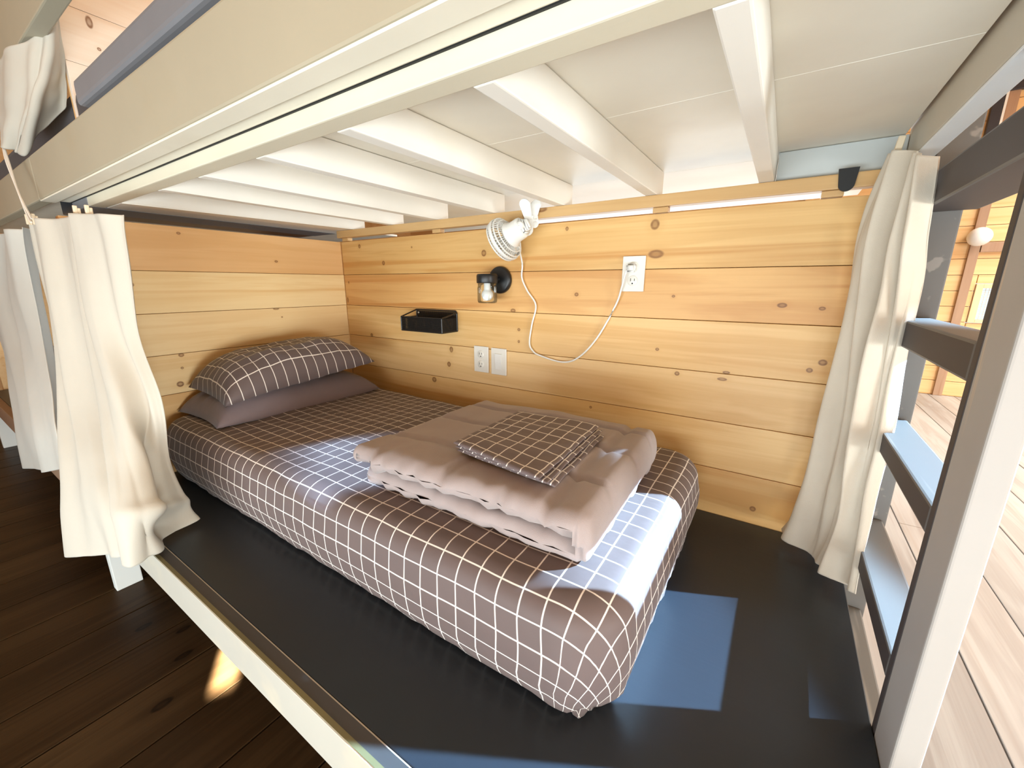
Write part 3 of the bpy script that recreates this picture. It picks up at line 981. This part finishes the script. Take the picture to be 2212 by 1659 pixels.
for k in range(4):
    a0 = 2 * math.pi * k / 4
    V = []
    for i in range(7):
        for j in range(7):
            r = .012 + .052 * i / 6; a = a0 + (j / 6 - .5) * (1.25 - .1 * i / 6)
            V.append(bm.verts.new(m @ Vector((r * math.cos(a), r * math.sin(a), -.010 + .020 * j / 6))))
    for i in range(6):
        for j in range(6):
            bm.faces.new((V[i * 7 + j], V[i * 7 + j + 1], V[(i + 1) * 7 + j + 1], V[(i + 1) * 7 + j]))
add_lathe(bm, [(.001, -.012), (.013, -.012), (.014, .012), (.001, .016)], m, 20, False)
finish('blades', bm, plain('pale fan blade', (.78, .77, .73), .3), fan, True)
bm = bmesh.new()
add_lathe(bm, [(.001, -.029), (.046, -.028), (.046, -.033), (.040, -.040), (.0365, -.052), (.036, -.078), (.034, -.085), (.001, -.086)], m, 32, False)
finish('motor_housing', bm, WHITE, fan, True)
hp = Fc - A * .083
bm = bmesh.new()
m2 = frame(hp, (-A), (0, 0, 1))
add_box(bm, (-.027, -.018, .0), (.024, .018, .016), 0, m2)
add_box(bm, (-.022, -.012, .016), (.018, .012, .030), 0, m2)
bmesh.ops.bevel(bm, geom=list(bm.edges), offset=.004, segments=2, affect='EDGES')
m4 = frame(Fc - A * .088 + Vector((0, -.016, 0)), (0, -1, 0))
add_lathe(bm, [(.001, .012), (.013, .012), (.014, .009), (.014, 0)], m4, 20, False)
finish('pivot', bm, WHITE, fan, True)
# clamp: two jaws with rounded handles, gripping the ledger board


def paddle(bm, base, tip, wdir, w0, w1, th, n=10):
    base, tip, wdir = Vector(base), Vector(tip), Vector(wdir).normalized()
    ax = (tip - base); nrm = ax.cross(wdir).normalized()
    L = ax.length; ax.normalize(); pts = []
    half = []
    for k in range(n + 1):
        a = math.pi * k / n
        half.append((w1 * math.cos(a), L - w1 + w1 * math.sin(a)))
    outline = [(w0, 0)] + half + [(-w0, 0)]
    top = [bm.verts.new(base + ax * q + wdir * p + nrm * th / 2) for p, q in outline]
    bot = [bm.verts.new(base + ax * q + wdir * p - nrm * th / 2) for p, q in outline]
    bm.faces.new(top); bm.faces.new(bot[::-1])
    for k in range(len(top)):
        k2 = (k + 1) % len(top)
        bm.faces.new((top[k2], top[k], bot[k], bot[k2]))


for nm_, bx, tx in (('clip_handle', (1.158, -.052, .950), (1.150, -.075, 1.016)), ('clip_handle', (1.166, -.036, .950), (1.176, -.030, 1.018))):
    bm = bmesh.new(); paddle(bm, bx, tx, (1, .35, .1), .013, .0195, .007)
    bmesh.ops.bevel(bm, geom=list(bm.edges), offset=.0015, segments=1, affect='EDGES')
    finish(nm_, bm, WHITE, fan)
bm = bmesh.new(); paddle(bm, (1.160, -.050, .962), (1.150, -.040, .898), (1, .35, .1), .014, .016, .010)
paddle(bm, (1.168, -.030, .962), (1.168, -.022, .925), (1, .35, .1), .013, .012, .008)
add_tube(bm, [(1.150, -.046, .948), (1.182, -.036, .948)], .006, 12)
finish('clip_jaw', bm, WHITE, fan)
bm = bmesh.new()
add_tube(bm, smoothline([(1.128, -.070, .860), (1.116, -.040, .838), (1.108, -.012, .800), (1.104, -.008, .753), (1.128, -.007, .705), (1.166, -.007, .652), (1.150, -.007, .580), (1.140, -.007, .509), (1.154, -.008, .480), (1.186, -.008, .463), (1.285, -.008, .447), (1.350, -.008, .472), (1.416, -.008, .547), (1.476, -.010, .660), (1.496, -.018, .720), (1.508, -.024, .765), (1.520, -.026, .786)], 6), .0032, 8)
finish('power_cord', bm, WHITE, fan, True)
bm = bmesh.new(); add_box(bm, (1.508, -.030, .766), (1.538, -.0075, .794))
bmesh.ops.bevel(bm, geom=list(bm.edges), offset=.006, segments=3, affect='EDGES')
finish('plug', bm, WHITE, fan, True)


def plate(name, x0, x1, z0, z1, kind, label, cat):
    cx, cz = (x0 + x1) / 2, (z0 + z1) / 2
    t = empty(name, (cx, 0, cz)); tag(t, label, cat)
    board('cover_plate', (x0, -.0065, z0), (x1, -.0002, z1), WHITE2, t, .0028, 3)
    if kind == 'outlet':
        for s in (1, -1):
            bm = bmesh.new(); zc = cz + s * .0215
            add_lathe(bm, [(.0005, .0022), (.0155, .0022), (.0168, .001), (.0168, 0)], frame((cx, -.0065, zc), (0, -1, 0)), 28, False)
            finish('socket', bm, WHITE2, t, True)
            bm = bmesh.new()
            for dx, hh in ((-.0062, .0045), (.0062, .0037)): add_box(bm, (cx + dx - .0009, -.0093, zc + .003 - hh), (cx + dx + .0009, -.0086, zc + .003 + hh))
            add_lathe(bm, [(.0002, .0007), (.0024, .0007), (.0024, 0)], frame((cx, -.0087, zc - .0085), (0, -1, 0)), 14, False)
            finish('slot', bm, BLACKR, t)
    else:
        bm = bmesh.new(); w, h = .0165, .033
        vs, fs = add_box(bm, (cx - w, -.0098, cz - h), (cx + w, -.0064, cz + h))
        for v in vs:
            if v.co.y < -.009: v.co.y += -.0025 if v.co.z > cz else .0015
        bmesh.ops.bevel(bm, geom=list(bm.edges), offset=.0008, segments=1, affect='EDGES')
        finish('rocker', bm, WHITE, t)
        bm = bmesh.new(); add_box(bm, (cx - w - .0015, -.0068, cz - h - .0015), (cx + w + .0015, -.0064, cz + h + .0015))
        finish('rocker_bezel', bm, WHITE2, t)
    return t


plate('outlet', 1.490, 1.5635, .706, .8175, 'outlet', 'white wall outlet with the fan plug in its upper socket', 'outlet')
plate('outlet', .8625, .9385, .363, .4745, 'outlet', 'empty white wall outlet next to the light switch', 'outlet')
plate('light_switch', .9535, 1.0295, .3615, .473, 'switch', 'white rocker light switch to the right of the empty outlet', 'switch')

# sconce
sc = empty('wall_sconce', (1.0, 0, .745))
tag(sc, 'black wall sconce with a glass jar shade and white bulb', 'sconce')
bm = bmesh.new()
add_lathe(bm, [(.050, 0), (.052, .002), (.052, .011), (.049, .016), (.043, .0185), (.001, .0195)], frame((1.002, -.0003, .745), (0, -1, 0)), 40, False)
finish('back_plate', bm, BLACKM, sc, True)
bm = bmesh.new()
add_tube(bm, smoothline([(1.002, -.018, .748), (1.000, -.035, .749), (.998, -.050, .749)]), .009, 14)
finish('arm', bm, BLACKM, sc, True)
JC = (.992, -.078)
bm = bmesh.new()
add_lathe(bm, [(.001, .767), (.036, .767), (.0395, .764), (.0405, .758), (.0405, .736), (.039, .733), (.036, .733), (.001, .735)], Matrix.Translation((JC[0], JC[1], 0)), 40, False)
finish('jar_lid', bm, BLACKM, sc, True)
bm = bmesh.new()
add_lathe(bm, [(.0355, .7325), (.0355, .722), (.0375, .716), (.0375, .668), (.0355, .661), (.030, .659), (.001, .660), ], Matrix.Translation((JC[0], JC[1], 0)), 40, False)
bmesh.ops.solidify(bm, geom=list(bm.faces), thickness=.002)
finish('glass_jar', bm, GLASS, sc, True)
bm = bmesh.new()
prof = [(.0125, .7335), (.013, .718), (.0135, .712)]
for k in range(11):
    a = math.radians(35 + 145 * k / 10)
    prof.append((max(.0005, .0225 * math.sin(a)), .690 + .0225 * math.cos(a)))
add_lathe(bm, prof, Matrix.Translation((JC[0], JC[1], 0)), 28, False)
finish('bulb', bm, BULB, sc, True)

# wire basket
wbk = empty('wire_basket', (.65, -.05, .53))
tag(wbk, 'black wire mesh basket screwed to the plank wall above the pillows', 'basket')
bx0, bx1, bz0, bz1, by1 = .528, .771, .530, .616, -.100
bzf = .589
bm = bmesh.new()
r = .0032


def loop(bm, pts, r):
    for a, b_ in zip(pts, pts[1:] + pts[:1]): add_tube(bm, [a, b_], r, 6)


loop(bm, [(bx0, -.004, bz1), (bx1 - .008, -.004, bz1), (bx1, -.004, bz1 - .008), (bx1, -.004, bz0), (bx0, -.004, bz0)], r)
fx0, fx1 = bx0, bx1
loop(bm, [(fx0, by1, bzf), (fx1, by1, bzf), (fx1, by1, bz0), (fx0, by1, bz0)], r)
for a, b_ in (((bx0, -.004, bz0), (fx0, by1, bz0)), ((bx1, -.004, bz0), (fx1, by1, bz0)), ((bx1, -.004, bz1 - .008), (fx1, by1, bzf)), ((bx0, -.004, bz1), (fx0, by1, bzf))):
    add_tube(bm, [a, b_], r, 6)
finish('frame', bm, BLACKM, wbk)


def lattice(o, u, v, step=.0037, t=.0012):
    o, u, v = Vector(o), Vector(u), Vector(v); bm = bmesh.new()
    nu, nv = int(u.length / step), int(v.length / step)
    for k in range(1, nu): add_tube(bm, [o + u * (k / nu), o + u * (k / nu) + v], t, 3, False, False)
    for k in range(1, nv): add_tube(bm, [o + v * (k / nv), o + v * (k / nv) + u], t, 3, False, False)
    return bm


for o_, u_, v_ in (((bx0, -.004, bz0), (bx1 - bx0, 0, 0), (0, 0, bz1 - bz0 - .004)), ((fx0, by1, bz0), (fx1 - fx0, 0, 0), (0, 0, bzf - bz0)),
                   ((bx0, -.004, bz0), (bx1 - bx0, 0, 0), (0, by1 + .004, 0)), ((bx0, -.004, bz0), (fx0 - bx0, by1 + .004, 0), (0, 0, bzf - bz0)), ((bx1, -.004, bz0), (fx1 - bx1, by1 + .004, 0), (0, 0, bzf - bz0))):
    tag(finish('wire_mesh', lattice(o_, u_, v_), BLACKM, wbk), kind='stuff')
for sx in (bx0 + .014, bx1 - .014):
    bm = bmesh.new(); add_lathe(bm, [(.0005, .004), (.004, .0035), (.0055, .001), (.0055, 0)], frame((sx, -.006, bz1 - .014), (0, -1, 0)), 14, False)
    finish('screw', bm, METAL, wbk, True)

# black tab hanging over the ledger
bm = bmesh.new()
paddle(bm, (2.036, -.024, 1.000), (2.036, -.024, .948), (1, 0, 0), .020, .016, .006)
tag(finish('strap', bm, BLACKR), 'small black rubber tab hanging over the ledger by the right curtain', 'strap')

# ------------------------------------------------------------------ far room objects
gl = empty('globe_light', (3.40, 4.49, 1.16)); tag(gl, 'round white globe light on the far plank wall', 'light')
bm = bmesh.new(); bmesh.ops.create_uvsphere(bm, u_segments=20, v_segments=14, radius=.085)
for v in bm.verts: v.co += Vector((3.405, 4.42, 1.165))
finish('globe', bm, BULB, gl, True)
bm = bmesh.new(); add_lathe(bm, [(.06, 0), (.062, .004), (.06, .030), (.001, .032)], frame((3.405, 4.514, 1.165), (0, -1, 0)), 24, False)
finish('base', bm, WHITE, gl, True)
DARKT = plain('dark painted trim', (.02, .02, .03), .4)
tag(board('trim_4', (3.290, 4.50, 1.62), (3.360, 4.549, 2.9), DARKT, None, .003), kind='structure')
tag(board('trim_5', (3.363, 4.50, 1.62), (3.380, 4.549, 2.9), WHITE, None, .002), kind='structure')
tag(board('trim_6', (3.383, 4.50, 2.40), (6.8, 4.549, 2.47), DARKT, None, .003), kind='structure')
# right wall with two assumed window openings, out of view
WR = 6.8
for lo, hi in (((WR, -3.05, ZF), (WR + .05, 4.7, -.25)), ((WR, -3.05, 1.05), (WR + .05, 1.55, 2.9)), ((WR, 2.75, -.25), (WR + .05, 4.7, 2.9)),
               ((WR, -1.2, -.25), (WR + .05, 1.55, 1.05)), ((WR, 1.55, -.25), (WR + .05, 2.75, 2.0)), ((WR, -3.05, -.25), (WR + .05, -2.9, 1.05))):
    tag(board('wall_right', lo, hi, FARPINE, None, 0), kind='structure')
